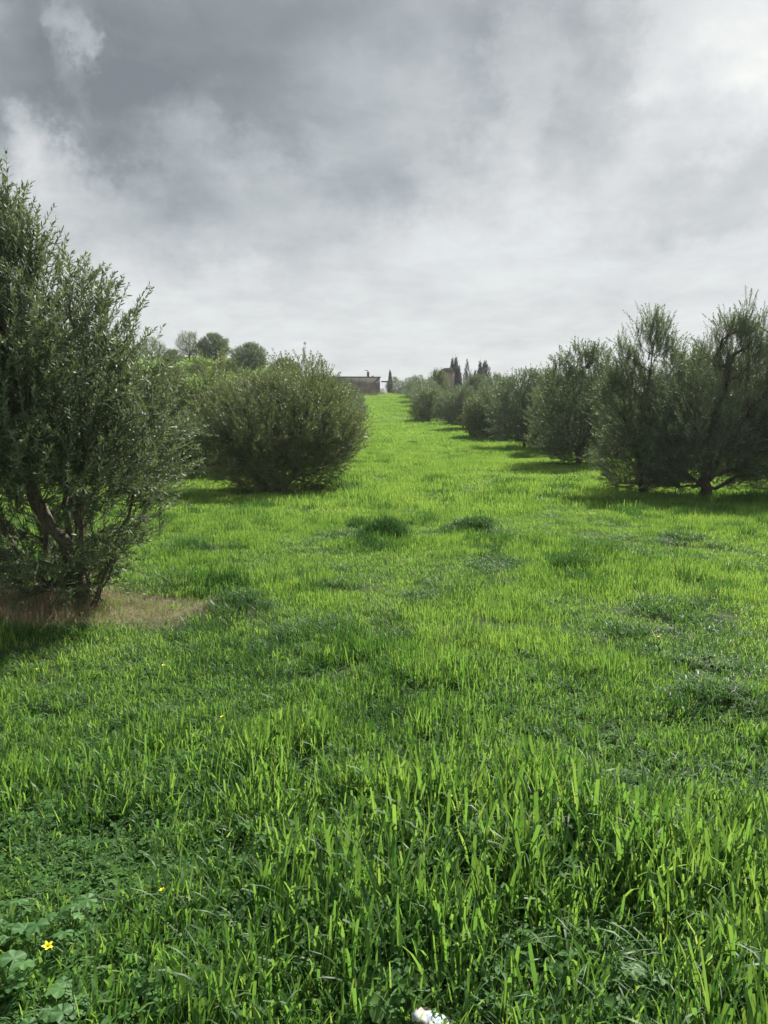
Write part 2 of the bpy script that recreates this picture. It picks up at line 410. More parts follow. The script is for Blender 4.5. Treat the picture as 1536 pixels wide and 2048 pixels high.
def scatter_obj(name, col, pts, idx, rot, scl, label, cat):
    me = mesh_np(name, pts, [], LEAFMATS, attrs={'idx': idx.astype(np.int32), 'rot': rot, 'scl': scl})
    o = link(name, me); tag(o, label, cat, kind='stuff')
    ng = bpy.data.node_groups.new(name + '_scatter', 'GeometryNodeTree')
    ng.interface.new_socket('Geometry', in_out='INPUT', socket_type='NodeSocketGeometry')
    ng.interface.new_socket('Geometry', in_out='OUTPUT', socket_type='NodeSocketGeometry')
    t = NT(ng); gi = t.new('NodeGroupInput'); go = t.new('NodeGroupOutput')
    ci = t.new('GeometryNodeCollectionInfo'); ci.inputs['Collection'].default_value = col
    ci.inputs['Separate Children'].default_value = True; ci.inputs['Reset Children'].default_value = True
    def na(n_, ty):
        a = t.new('GeometryNodeInputNamedAttribute', data_type=ty); a.inputs['Name'].default_value = n_
        return [s for s in a.outputs if s.enabled and s.name == 'Attribute'][0]
    ip = t.new('GeometryNodeInstanceOnPoints')
    t.l.new(gi.outputs[0], ip.inputs['Points']); t.l.new(ci.outputs[0], ip.inputs['Instance'])
    ip.inputs['Pick Instance'].default_value = True
    t.l.new(na('idx', 'INT'), ip.inputs['Instance Index'])
    er = t.new('FunctionNodeEulerToRotation'); t.l.new(na('rot', 'FLOAT_VECTOR'), er.inputs[0])
    t.l.new(er.outputs[0], ip.inputs['Rotation']); t.l.new(na('scl', 'FLOAT_VECTOR'), ip.inputs['Scale'])
    t.l.new(ip.outputs[0], go.inputs[0])
    md = o.modifiers.new('scatter', 'NODES'); md.node_group = ng
    return o

def wedge(rng, d0, d1, dens, margin=1.2, half=.56, fade0=0, fade1=0):
    w1 = half * d1 + margin; n = int(dens * 2 * w1 * (d1 - d0))
    x = rng.uniform(-w1, w1, n); y = rng.uniform(d0, d1, n)
    k_ = np.abs(x) < half * y + margin
    p = np.ones(n)
    if fade0: p *= sstep(d0, d0 + fade0, y)
    if fade1: p *= 1 - sstep(d1 - fade1, d1, y)
    k_ &= rng.uniform(0, 1, n) < p
    return x[k_], y[k_]
def weediness(x, y):
    """0 = bright barley-like grass, 1 = dark weeds, some shade of clumps and spots put in with them; patchy."""
    v = fbm(x * .7, y * .5, 71, 4) * .35 + fbm(x * 2.8, y * 1.9, 77, 3) * .65
    m = .88 * sstep(.54, .66, v)  # fine patches: weeds, and small shadows put in as dark tufts
    m = m * (1 - .75 * sstep(9, 26, y))
    for mx, my, r, h in MOUNDS:
        q = ((x - mx) ** 2 + (y - my) ** 2) / (r * r)
        m = np.maximum(m, np.exp(-q * 1.1) * min(1, .55 + h * 4))
    # low weeds in the left foreground
    m = np.maximum(m, .7 * np.exp(-((x + 1.4) / .4) ** 2 - ((y - 1.95) / .4) ** 2))
    m = np.maximum(m, .6 * np.exp(-((x + .75) / .6) ** 2 - ((y - 2.75) / .15) ** 2))
    m = np.maximum(m, .8 * np.exp(-((x + .75) / .55) ** 2 - ((y - 5.3) / .7) ** 2))
    return m
def tallness(x, y):
    v = fbm(x * .9 + 7, y * .8, 91, 3)
    return (.6 + .9 * sstep(.3, .72, v) + .5 * np.exp(-((x + .9) / 1.1) ** 2 - ((y - 3.35) / .4) ** 2)) * (.62 + .76 * fbm(x * 4.2, y * 3.6, 93, 2))
def rots(rng, n, t=.08): return np.stack([rng.normal(0, t, n), rng.normal(0, t, n), rng.uniform(0, 6.283, n)], -1)

# ------------------------------------------------------------------ scatter the grass
r = np.random.default_rng(5)
x, y = wedge(r, 1.0, 5.4, 900, .7, fade1=1.4)
wd = weediness(x, y); dry = patch_mask(x, y)
k_ = r.uniform(0, 1, len(x)) > dry; x, y, wd = x[k_], y[k_], wd[k_]
u = r.uniform(0, 1, len(x)); bright = r.uniform(0, 1, len(x)) > .27 + wd * .42
idx = np.where(bright, r.integers(0, 8, len(x)), np.where(u < .25, r.integers(8, 12, len(x)), r.integers(12, 18, len(x))))
tl = tallness(x, y) * (1 - .35 * wd) * (1.02 - .33 * sstep(2.2, 5, y))
clump = fbm(x * 5, y * 5, 55, 2)
k_ = (~bright) | (r.uniform(0, 1, len(x)) < .30 + .8 * sstep(.36, .6, clump)); 
x, y, idx, tl = x[k_], y[k_], idx[k_], tl[k_]
s = tl * r.uniform(.7, 1.3, len(x))
scl = np.stack([np.full(len(x), 1.) * r.uniform(.85, 1.2, len(x)), np.full(len(x), 1.), s], -1)
scl[:, 0] *= (.6 + .4 * s) * (1.08 - .35 * sstep(2.2, 4.2, y)); scl[:, 1] = scl[:, 0]
scatter_obj('near_grass', cA, np.stack([x, y, height(x, y)], -1), idx, rots(r, len(x)), scl, 'tall blunt-tipped grass and low weeds filling the foreground', 'grass')

x, y = wedge(r, 3.6, 17, 54, 1.0, fade0=1.6, fade1=4)
wd = weediness(x, y); dry = soil_mask(x, y)
k_ = r.uniform(0, 1, len(x)) > dry * .95; x, y, wd = x[k_], y[k_], wd[k_]
u = r.uniform(0, 1, len(x)); bright = r.uniform(0, 1, len(x)) > .06 + wd * .9
for mx, my in (MOUNDS[0][:2], MOUNDS[1][:2]):
    ex = mx + r.normal(0, .20, 22); ey = my + r.normal(-.06, .10, 22); x = np.append(x, ex); y = np.append(y, ey); bright = np.append(bright, np.zeros(22, bool)); u = np.append(u, np.zeros(22))
idx = np.where(bright, r.integers(0, 6, len(x)), np.where(u < .6, r.integers(6, 9, len(x)), r.integers(9, 11, len(x))))
idx[-44:] = r.integers(11, 13, 44)  # darkest tufts on both mounds: deep grass plus their shaded side, as colour
for mx, my in (MOUNDS[0][:2], MOUNDS[1][:2]): near = (~bright) & ((x - mx) ** 2 + (y - my) ** 2 < .12); idx[near] = 11
near = (~bright) & (r.uniform(0, 1, len(x)) < .35) & (idx < 11); idx[near] = 12
s = tallness(x, y) * r.uniform(.7, 1.25, len(x)) * .95 * np.where(bright, 1, 1.1)
for mx, my in ((MOUNDS[0][:2]), (MOUNDS[1][:2])): s = s * (1 + .3 * (~bright) * np.exp(-((x - mx) ** 2 + (y - my) ** 2) / .12))
scl = np.stack([r.uniform(.9, 1.15, len(x)), r.uniform(.9, 1.15, len(x)), s], -1)
scatter_obj('middle_grass', cB, np.stack([x, y, height(x, y)], -1), idx, rots(r, len(x), .05), scl, 'short bright grass with dark weedy tufts in the middle of the field', 'grass')

x, y = wedge(r, 12, 48, 5.5, 3, fade0=4, fade1=12)
wd = weediness(x, y); dry = soil_mask(x, y)
k_ = r.uniform(0, 1, len(x)) > dry * .95; x, y, wd = x[k_], y[k_], wd[k_]
bright = r.uniform(0, 1, len(x)) > .05 + wd * .8
idx = np.where(bright, r.integers(0, 5, len(x)), r.integers(5, 7, len(x)))
s = tallness(x, y) * r.uniform(.7, 1.3, len(x))
scl = np.stack([r.uniform(.8, 1.2, len(x)), r.uniform(.8, 1.2, len(x)), s], -1)
scatter_obj('far_grass', cC, np.stack([x, y, height(x, y)], -1), idx, rots(r, len(x), .03), scl, 'lime green grass of the lane between the tree rows', 'grass')

x, y = wedge(r, 34, 130, 1.3, 4, fade0=12)
dry = soil_mask(x, y); k_ = r.uniform(0, 1, len(x)) > dry * .9; x, y = x[k_], y[k_]
idx = r.integers(0, 4, len(x)); s = r.uniform(.5, 1.0, len(x))
scatter_obj('distant_grass', cD, np.stack([x, y, height(x, y)], -1), idx, rots(r, len(x), .03), np.stack([s * 0 + 1, s * 0 + 1, s], -1), 'yellow green grass climbing the far slope', 'grass')

x = r.uniform(-4.8, -.9, 6500); y = r.uniform(5.3, 7.6, 6500); m = patch_mask(x, y)
k_ = r.uniform(0, 1, 6500) < m * (.35 + .65 * sstep(.4, .6, fbm(x * 3, y * 3, 17))) * (.25 + .75 * sstep(-2.0, -2.9, x) + .25)
x, y = x[k_], y[k_]
left = x < -2.5
idx = np.where(left, r.integers(0, 3, len(x)), r.integers(3, 5, len(x)))
s = r.uniform(.6, 1.2, len(x)) * np.where(left, 1.15, .75)
scatter_obj('dry_grass', cS, np.stack([x, y, height(x, y)], -1), idx, rots(r, len(x), .1), np.stack([s, s, s], -1), 'straw coloured dry grass round the foot of the nearest olive', 'dry grass')

# ------------------------------------------------------------------ trees
def tube(path, rad, n=6):
    path = np.asarray(path, float); rad = np.asarray(rad, float); m = len(path)
    tan = np.gradient(path, axis=0); tan /= np.linalg.norm(tan, axis=1)[:, None] + 1e-9
    ref = np.array([0.31, .93, .2]); a = np.cross(tan, ref); a /= np.linalg.norm(a, axis=1)[:, None] + 1e-9; b = np.cross(tan, a)
    ang = np.arange(n) / n * 2 * np.pi
    V = path[:, None] + rad[:, None, None] * (a[:, None] * np.cos(ang)[None, :, None] + b[:, None] * np.sin(ang)[None, :, None])
    i = np.arange(m - 1)[:, None] * n; j = np.arange(n)[None]; j2 = (j + 1) % n
    q = np.stack([i + j, i + j2, i + n + j2, i + n + j], -1).reshape(-1, 4)
    return V.reshape(-1, 3), q
def norm(v): return v / (np.linalg.norm(v, axis=-1, keepdims=True) + 1e-9)
def make_tree(name, seed, prof, stems, n_br, n_sh, shoot=(.3, .6), leaf=(.055, .011), pairs=13, hi=True, center=lambda z: (0, 0),
              spires=(), trunk_r=.09, up=.8, skip=None, mleaf=None, lump=.3, squash=1.0, droop=.25, gap=.42, outer=.4, twig=True, airy=.0):
    rg = np.random.default_rng(seed); mleaf = mleaf or M_OLIVE
    zs = np.array([p[0] for p in prof]); rs = np.array([p[1] for p in prof])
    so = rg.uniform(0, 50)
    def renv(z, th):
        r_ = np.interp(z, zs, rs)
        return r_ * (1 + lump * 2 * (fbm(th * 1.6 + so, z * 1.1 + so, seed) - .5))
    def sample(n, inner=False):
        zz = rg.uniform(zs[0], zs[-1], n * 6); keep = rg.uniform(0, rs.max(), n * 6) < np.interp(zz, zs, rs) ** 1.0
        zz = zz[keep][:n]; th = rg.uniform(-np.pi, np.pi, len(zz))
        u_ = rg.uniform(0, 1, len(zz)) ** (outer if not inner else .6)
        rr = renv(zz, th + np.pi) * u_ * (1 if not inner else .72)
        c = np.array([center(z) for z in zz])
        return np.stack([c[:, 0] + rr * np.cos(th), c[:, 1] + rr * np.sin(th) * squash, zz], -1), u_
    # skeleton
    nodes = []; par = []; paths = []
    def add(p, q): nodes.append(np.array(p, float)); par.append(q); return len(nodes) - 1
    for st in stems:
        pr = -1; ids = []
        pts = [np.array(p, float) for p in st]
        fine = []
        for a, b in zip(pts[:-1], pts[1:]):
            for f in np.linspace(0, 1, 5)[:-1]: fine.append(a + (b - a) * f + rg.normal(0, .012, 3) * (1 if f else .5))
        fine.append(pts[-1])
        for p in fine: pr = add(p, pr); ids.append(pr)
        paths.append(ids)
    tg, _ = sample(n_br, True)
    for sp in spires: tg = np.concatenate([tg, [[sp[0], sp[1], sp[2] - .5]]])
    base = np.array(stems[0][0]); tg = tg[np.argsort(np.linalg.norm(tg - base, axis=1))]
    for p in tg:
        N = np.array(nodes); dist = np.linalg.norm(N - p, axis=1) + 1.2 * np.maximum(0, N[:, 2] - p[2] + .12) + .6 * (N[:, 2] < .25)
        j = int(np.argmin(dist)); a = N[j]; L = np.linalg.norm(p - a)
        if L < .08: continue
        ids = [j]; pr = j; k2 = max(2, min(6, int(L / .18)))
        mid = (a + p) / 2 + np.array([0, 0, .12 * L]) * (-1 if p[2] > a[2] + .2 else .5) + rg.normal(0, .05 * L, 3)
        for i in range(1, k2 + 1):
            f = i / k2; q = (1 - f) ** 2 * a + 2 * f * (1 - f) * mid + f * f * p
            pr = add(q, pr); ids.append(pr)
        paths.append(ids)
    # shoots
    A, U = sample(n_sh)
    c3 = fbm(A[:, 0] * 2.2 + A[:, 2] * 1.3 + so, A[:, 1] * 2.2 - A[:, 2] * 1.7, seed + 3, 2)
    A = A[c3 > gap + airy * sstep(.35, .95, (A[:, 2] - zs[0]) / (zs[-1] - zs[0])) - .12 * rg.uniform(0, 1, len(A))]
    if skip is not None: A = A[~skip(A)]
    cz = np.array([center(z) for z in A[:, 2]])
    out = A - np.concatenate([cz, A[:, 2:3] * 0 + 0], 1); out[:, 2] = 0
    rel = np.linalg.norm(out, axis=1) / (np.interp(A[:, 2], zs, rs) + .05)
    hz = (A[:, 2] - zs[0]) / (zs[-1] - zs[0])
    D = norm(out) * (.75 - .45 * hz)[:, None] * np.clip(rel, 0, 1)[:, None] + np.array([0, 0, 1]) * (up * (.35 + .9 * hz))[:, None] + rg.normal(0, .24, A.shape)
    D = norm(D); L = rg.uniform(shoot[0], shoot[1], len(A))
    for (sx, sy, sz, sr, sn) in spires:     # leading plumes that stand clear of the crown
        zz = sz - rg.uniform(0, 1, sn) ** 1.3 * 1.3 - .25; rr = sr * (.25 + .75 * np.clip((sz - zz) / 1.3, 0, 1)) * rg.uniform(0, 1, sn) ** .5; th = rg.uniform(0, 6.283, sn)
        A2 = np.stack([sx + rr * np.cos(th), sy + rr * np.sin(th), zz], -1)
        D2 = norm(np.stack([np.cos(th) * .3, np.sin(th) * .3, np.full(sn, 1.)], -1) + rg.normal(0, .15, (sn, 3)))
        A = np.concatenate([A, A2]); D = np.concatenate([D, D2]); L = np.concatenate([L, rg.uniform(.25, .42, sn)])
    n = len(A); N = np.array(nodes)
    dr = np.stack([np.zeros(n), np.zeros(n), -np.full(n, 1.)], -1)
    bendv = dr * (droop * rg.uniform(.2, 1.3, n) * (1.1 - np.clip(D[:, 2], 0, 1)))[:, None] + rg.normal(0, .1, (n, 3))
    def at(f): return A[:, None] + D[:, None] * (L[:, None] * f)[..., None] + bendv[:, None] * (L[:, None] * f ** 2)[..., None]
    # weights for branch thickness
    wgt = np.zeros(len(N)); near = np.zeros(n, int)
    for i in range(0, n, 400):
        d2 = ((A[i:i + 400, None] - N[None]) ** 2).sum(-1); d2 += .3 * np.maximum(0, N[None, :, 2] - A[i:i + 400, None, 2]); near[i:i + 400] = d2.argmin(1)
    np.add.at(wgt, near, 1)
    for i in range(len(N) - 1, -1, -1):
        if par[i] >= 0: wgt[par[i]] += wgt[i]
    wgt = np.maximum(wgt, 1); rad = trunk_r * (wgt / wgt[0]) ** .62; rad = np.clip(rad, .004, trunk_r)
    Vt, Qt = [], []; off = 0
    for k2, ids in enumerate(paths):
        rr = rad[ids].copy()
        if k2 >= len(stems): rr = np.minimum(rr, trunk_r * .36)
        else:
            zrel = N[ids][:, 2]; rr *= 1 + .45 * np.exp(-np.maximum(zrel, 0) / .12)
        v, q = tube(N[ids], rr, 9 if k2 < len(stems) and hi else 5 if hi else 4)
        if k2 < len(stems): v = v + .12 * rr.mean() * (np.sin(v * 37 + k2) + np.sin(v * 61))
        Vt.append(v); Qt.append(q + off); off += len(v)
    trunk = mesh_np(name + '_trunk', np.concatenate(Vt), [np.concatenate(Qt)], [M_BARK], True)
    tw = None
    if twig:
        m = 5; fr = np.linspace(0, 1, 4)[None]
        pp = at(fr); st = N[near][:, None]; md = (st + A[:, None]) / 2 + np.array([0, 0, -.02])
        pp = np.concatenate([st, md, pp], 1); m = pp.shape[1]
        rr = np.array([.0045, .004, .0032, .0025, .002, .0012]) * (1 if hi else 1.15)
        a3 = norm(np.cross(D, [.3, .9, .2])); b3 = np.cross(D, a3); V3 = np.zeros((n, m, 3, 3))
        for j, an in enumerate((0, 2.094, 4.189)): V3[:, :, j] = pp + (a3 * math.cos(an) + b3 * math.sin(an))[:, None] * rr[None, :, None]
        bi = (np.arange(n) * m * 3)[:, None, None] + (np.arange(m - 1) * 3)[None, :, None]; j = np.arange(3)[None, None]; j2 = (j + 1) % 3
        bi, j, j2 = np.broadcast_arrays(bi, j, j2)
        q = np.stack([bi + j, bi + j2, bi + 3 + j2, bi + 3 + j], -1).reshape(-1, 4)
        tw = mesh_np(name + '_twigs', V3.reshape(-1, 3), [q], [M_TWIG], True)
    # leaves in crossed pairs
    f = (np.arange(pairs) + .5) / pairs; f = np.concatenate([f, [1.0]])
    Pn = at(f[None]); Dn = norm(D[:, None] + 2 * bendv[:, None] * f[None, :, None]); K = len(f)
    a3 = norm(np.cross(D, np.array([.2, .1, 1.]) + rg.normal(0, .3, (n, 3)))); b3 = np.cross(D, a3)
    par_ = (np.arange(K) % 2)[None, :]; jit = rg.normal(0, .35, (n, K))
    ang = par_ * np.pi / 2 + jit
    Ps, Ls, Ns = [], [], []
    for sgn in (0, np.pi):
        sd_ = a3[:, None] * np.cos(ang + sgn)[..., None] + b3[:, None] * np.sin(ang + sgn)[..., None]
        op = rg.uniform(.35, .9, (n, K)); op[:, -1] = .35
        ld = norm(Dn * np.cos(op)[..., None] + sd_ * np.sin(op)[..., None] + rg.normal(0, .12, (n, K, 3)))
        nn = norm(Dn - ld * (Dn * ld).sum(-1, keepdims=True) + rg.normal(0, .25, (n, K, 3))); nn = norm(nn - ld * (nn * ld).sum(-1, keepdims=True))
        Ps.append(Pn); Ls.append(ld); Ns.append(nn)
    Pn = np.stack(Ps, 2).reshape(-1, 3); ld = np.stack(Ls, 2).reshape(-1, 3); nn = np.stack(Ns, 2).reshape(-1, 3)
    mm = len(Pn); ll = leaf[0] * rg.uniform(.6, 1.2, mm) * np.repeat(np.tile(np.concatenate([1 - .45 * f[:-1] ** 3, [.6]]), n), 2); lw = leaf[1] * rg.uniform(.75, 1.2, mm)
    sd_ = np.cross(ld, nn); cur = -nn * (ll * .12)[:, None]
    tn = np.clip(rg.uniform(0, 1, mm) * .7 + np.repeat(rg.uniform(0, .3, n), K * 2), 0, 1)
    if hi:
        v = np.stack([Pn, Pn + ld * (ll * .3)[:, None] - sd_ * (lw * .46)[:, None] + nn * (lw * .12)[:, None], Pn + ld * (ll * .3)[:, None] + sd_ * (lw * .46)[:, None] + nn * (lw * .12)[:, None],
                      Pn + ld * (ll * .68)[:, None] - sd_ * (lw * .42)[:, None] + cur * .5, Pn + ld * (ll * .68)[:, None] + sd_ * (lw * .42)[:, None] + cur * .5, Pn + ld * ll[:, None] + cur], 1)
        b0 = (np.arange(mm) * 6)[:, None]; fs = [b0 + np.array([[0, 2, 1]]), b0 + np.array([[3, 4, 5]]), b0 + np.array([[1, 2, 4, 3]])]; tnn = np.repeat(tn, 6)
    else:
        v = np.stack([Pn, Pn + ld * (ll * .5)[:, None] - sd_ * (lw * .5)[:, None], Pn + ld * ll[:, None] + cur, Pn + ld * (ll * .5)[:, None] + sd_ * (lw * .5)[:, None]], 1)
        b0 = (np.arange(mm) * 4)[:, None]; fs = [b0 + np.array([[0, 3, 2, 1]])]; tnn = np.repeat(tn, 4)
    crown = mesh_np(name + '_crown', v.reshape(-1, 3), fs, [mleaf], False, {'tint': tnn})
    return trunk, tw, crown
def put_tree(parts, name, x, y, label, cat, group=None, rz=0, s=1.0, sink=.03, sz=None):
    o = empty(name, (x, y, H(x, y) - sink), rz); o.scale = (s, s, sz or s)
    link('trunk', parts[0], o)
    if parts[1]: link('twigs', parts[1], o)
    link('crown', parts[2], o)
    tag(o, label, cat, group); return o

# the nearest tree, left
def sk1(A): return (A[:, 2] > .52) & (A[:, 2] < 1.12) & (A[:, 0] > -.62) & (A[:, 0] < .16) & (A[:, 1] < .45)
T1 = make_tree('near_olive', 101,
    [(.2, .35), (.5, .66), (.8, .82), (1.1, 1.14), (1.5, 1.24), (1.9, 1.12), (2.4, .84), (2.65, .66), (3.1, .3), (3.4, .14), (3.6, .08)],
    [[(0, 0, 0), (-.01, 0, .3), (-.10, 0, .6), (-.34, -.02, .98), (-.52, 0, 1.5), (-.62, .05, 2.3), (-.6, .1, 3.1)],
     [(.04, .03, 0), (.03, .05, .35), (.0, .04, .75), (.0, .1, 1.2), (.1, .15, 1.9), (.05, .15, 2.5)],
     [(-.03, .06, .05), (-.1, .08, .55), (-.13, .12, 1.1), (-.3, .2, 2.0), (-.35, .2, 2.8)],
     [(.07, -.02, .0), (.18, -.03, .25), (.36, -.05, .65), (.52, -.05, 1.1)], [(.06, .03, .0), (.22, .08, .3), (.42, .2, .8)],
     [(.02, -.05, .0), (.12, -.1, .3), (.18, -.12, .55)]],
    120, 4300, (.24, .44), (.074, .0138), 14, True, center=lambda z: (-.2 - .1 * z, .05), trunk_r=.056, skip=sk1, up=.85, lump=.34,
    spires=[(-.62, 0, 3.72, .16, 30), (-.27, -.1, 3.40, .16, 34), (.02, 0, 3.1, .16, 34), (.34, -.1, 2.78, .15, 30), (.5, 0, 2.55, .12, 22), (.72, -.1, 2.25, .05, 7), (.59, -.2, 2.22, .05, 6), (-1.0, 0, 3.5, .2, 24), (-.45, -.2, 3.3, .16, 24)],
    gap=.465, outer=.6, droop=.25, airy=.09)
X1 = (150 - 768) / F_PX * 6.46
put_tree(T1, 'olive_tree', X1, 6.46, 'tall multi-stemmed olive cut by the left edge of the photo, dry grass round its foot', 'olive tree', 'olive trees in the left row', s=.97)

# the wide bush behind it
T2 = make_tree('olive_bush', 202,
    [(.05, 1.15), (.3, 1.35), (.7, 1.6), (1.2, 1.9), (1.6, 1.98), (1.95, 1.9), (2.25, 1.7), (2.5, 1.3), (2.65, .7)],
    [[(0, 0, 0), (-.1, 0, .5), (-.5, 0, 1.4), (-.9, .1, 2.3)], [(.1, .1, 0), (.2, .1, .7), (.5, .2, 1.6), (.8, .1, 2.5)], [(-.15, -.1, 0), (-.6, -.2, .6), (-1.2, -.2, 1.3)],
     [(.1, -.1, 0), (.5, -.3, .5), (1.1, -.3, 1.2)], [(0, .1, 0), (.0, .1, 1.0), (.1, .1, 2.2)]],
    100, 6200, (.28, .5), (.085, .018), 12, False, trunk_r=.09, up=.75, lump=.38, airy=.05, center=lambda z: (.05 * z, 0),
    spires=[(1.2, -.2, 3.2, .12, 9), (1.45, 0, 3.0, .12, 7), (.3, 0, 2.85, .3, 24), (-.6, 0, 2.8, .3, 24), (-1.1, -.3, 2.6, .25, 18), (.8, -.3, 2.9, .25, 20)], gap=.45, outer=.48, squash=.9, mleaf=M_OLIVE_G)
put_tree(T2, 'olive_bush', -2.62, 18.6, 'wide round olive bush with foliage down to the ground, centre left of the lane', 'olive bush', 'olive trees in the left row')

# the two big trees on the right
def sk3(A): return (A[:, 2] < .95) & (np.abs(A[:, 0] - .03) < .42 - .25 * A[:, 2])
T3 = make_tree('spire_olive', 303,
    [(.15, .8), (.5, 1.05), (1.0, 1.15), (1.6, 1.1), (2.3, 1.05), (2.8, .95), (3.3, .75), (3.8, .5), (4.1, .25)],
    [[(0, 0, 0), (.03, 0, .5), (-.05, 0, 1.4), (.0, .0, 2.6), (.1, 0, 3.6)], [(.05, 0, .0), (.15, .1, .8), (.5, .1, 1.8)], [(-.05, 0, .1), (-.2, -.1, .9), (-.6, -.1, 1.9)]],
    80, 3900, (.28, .52), (.084, .0165), 12, False, trunk_r=.075, up=.85, lump=.5, airy=.14,
    spires=[(.0, 0, 4.5, .3, 32), (.35, 0, 4.3, .25, 26), (-.65, 0, 3.95, .2, 20), (-.3, .1, 4.1, .2, 20), (.75, 0, 3.8, .2, 20), (-.95, 0, 3.4, .18, 14), (1.0, 0, 3.3, .2, 14)], gap=.485, outer=.5, droop=.2, mleaf=M_OLIVE)
T4 = make_tree('broad_olive', 404,
    [(.25, .95), (.6, 1.3), (1.1, 1.5), (1.8, 1.5), (2.5, 1.5), (3.0, 1.4), (3.4, 1.15), (3.8, .75), (4.05, .35)],
    [[(0, 0, 0), (.02, 0, .45), (.05, 0, 1.1), (.2, .0, 2.2), (.5, 0, 3.4)], [(.02, 0, .5), (-.15, .05, 1.2), (-.4, .1, 2.3)], [(.03, 0, .5), (.4, -.1, 1.2), (.9, -.1, 2.3)], [(0, .05, .4), (.2, .4, 1.3), (.5, .6, 2.4)]],
    90, 5600, (.28, .54), (.084, .0165), 12, False, trunk_r=.12, up=.8, lump=.5, airy=.14, center=lambda z: (.12 * z, 0),
    spires=[(.75, 0, 4.75, .3, 26), (1.1, 0, 4.55, .3, 22), (.2, 0, 4.3, .25, 16), (-.25, 0, 3.8, .2, 12), (1.5, 0, 4.3, .2, 12), (.5, .2, 4.5, .2, 14)], gap=.485, outer=.55, droop=.12, skip=sk3, mleaf=M_OLIVE_D)
def sx(px, d): return (px - 768) / F_PX * d
RG = 'olive trees in the right row'; LG = 'olive trees in the left row'
put_tree(T4, 'olive_tree', sx(1412, 16.6), 16.6, 'big dark olive with a thick trunk bare at the base, nearest in the right row', 'olive tree', RG, s=.91)
put_tree(T3, 'olive_tree', sx(1290, 17.9), 17.9, 'olive with one tall pointed top, left of the thick-trunked olive on the right', 'olive tree', RG, s=.96)
put_tree(T4, 'olive_tree', sx(1630, 16.9), 16.9, 'broad olive cut by the right edge of the photo', 'olive tree', RG, rz=2.2, s=.84)

# middle distance variants
M = []
for i, (pf, leafm, n_sh) in enumerate([
        ([(.12, .7), (.6, 1.15), (1.4, 1.4), (2.2, 1.4), (3.0, 1.3), (3.6, 1.1), (4.0, .65)], M_OLIVE, 1400),
        ([(.4, .9), (.8, 1.4), (1.6, 1.7), (2.4, 1.65), (3.0, 1.4), (3.5, .95), (3.8, .5)], M_OLIVE_D, 1450),
        ([(.1, 1.0), (.6, 1.4), (1.3, 1.6), (2.0, 1.5), (2.6, 1.1), (3.0, .5)], M_OLIVE_G, 1200),
        ([(.3, .9), (.8, 1.3), (1.5, 1.45), (2.1, 1.3), (2.7, .9), (3.1, .35)], M_OLIVE, 1000)]):
    M.append(make_tree('mid_olive_%d' % i, 500 + i * 7, pf, [[(0, 0, 0), (.02, 0, .5), (.1, .05, 1.2), (.15, 0, 2.2)], [(0, 0, .4), (-.3, .1, 1.1), (-.5, .1, 2.0)], [(0, 0, .45), (.35, -.1, 1.2), (.6, 0, 2.0)]],
        45, int(n_sh * 2.3), (.32, .56), (.12, .030), 8, False, trunk_r=.085, lump=.5, airy=.14, spires=[(-.15, 0, pf[-1][0] + .1, .3, 14)] if i > 1 else [(-.15, 0, pf[-1][0] + .45, .3, 22), (.5, 0, pf[-1][0] + .3, .25, 20), (-.7, 0, pf[-1][0] + .1, .25, 16), (1.0, 0, pf[-1][0] - .3, .2, 12), (-1.1, 0, pf[-1][0] - .4, .2, 10)], gap=.47, droop=.12, mleaf=leafm))
# far variants with bigger sprays
Fv = []
for i, (pf, leafm) in enumerate([
        ([(.35, .9), (.9, 1.5), (1.6, 1.8), (2.3, 1.7), (3.0, 1.2), (3.5, .5)], M_OLIVE),
        ([(.2, 1.0), (.7, 1.5), (1.4, 1.7), (2.2, 1.4), (2.8, .9), (3.2, .3)], M_OLIVE_D),
        ([(.05, .8), (.5, 1.1), (1.0, 1.2), (1.6, 1.0), (2.1, .5)], M_OLIVE_G)]):
    Fv.append(make_tree('far_olive_%d' % i, 700 + i * 11, pf, [[(0, 0, 0), (.05, 0, .7), (.1, .0, 1.8)], [(0, 0, .4), (-.4, .1, 1.3)]], 22, 1150, (.35, .6), (.16, .052), 5, False, trunk_r=.11, lump=.45, gap=.40, airy=.08, twig=False, mleaf=leafm))
Hv = make_tree('crest_olive', 811, [(1.3, .9), (1.7, 1.9), (2.4, 2.5), (3.2, 2.5), (4.0, 2.1), (4.7, 1.3), (5.0, .5)],
    [[(0, 0, 0), (.05, 0, .8), (.0, 0, 1.6), (-.6, 0, 3.0)], [(0, 0, .8), (.5, .1, 1.8), (1.0, .2, 3.0)]], 40, 3400, (.4, .7), (.2, .065), 5, False, trunk_r=.13, lump=.55, gap=.42, twig=False, mleaf=M_OLIVE)
Hs = make_tree('crest_sparse', 822, [(.6, .4), (1.2, 1.1), (2.2, 1.6), (3.0, 1.5), (3.8, .8)],
    [[(0, 0, 0), (.05, 0, .8), (.0, 0, 3.2)], [(0, 0, .8), (.4, .1, 1.8), (.9, .2, 3.2)]], 40, 900, (.4, .8), (.16, .04), 5, False, trunk_r=.12, lump=.4, gap=.46, mleaf=M_OLIVE_G)

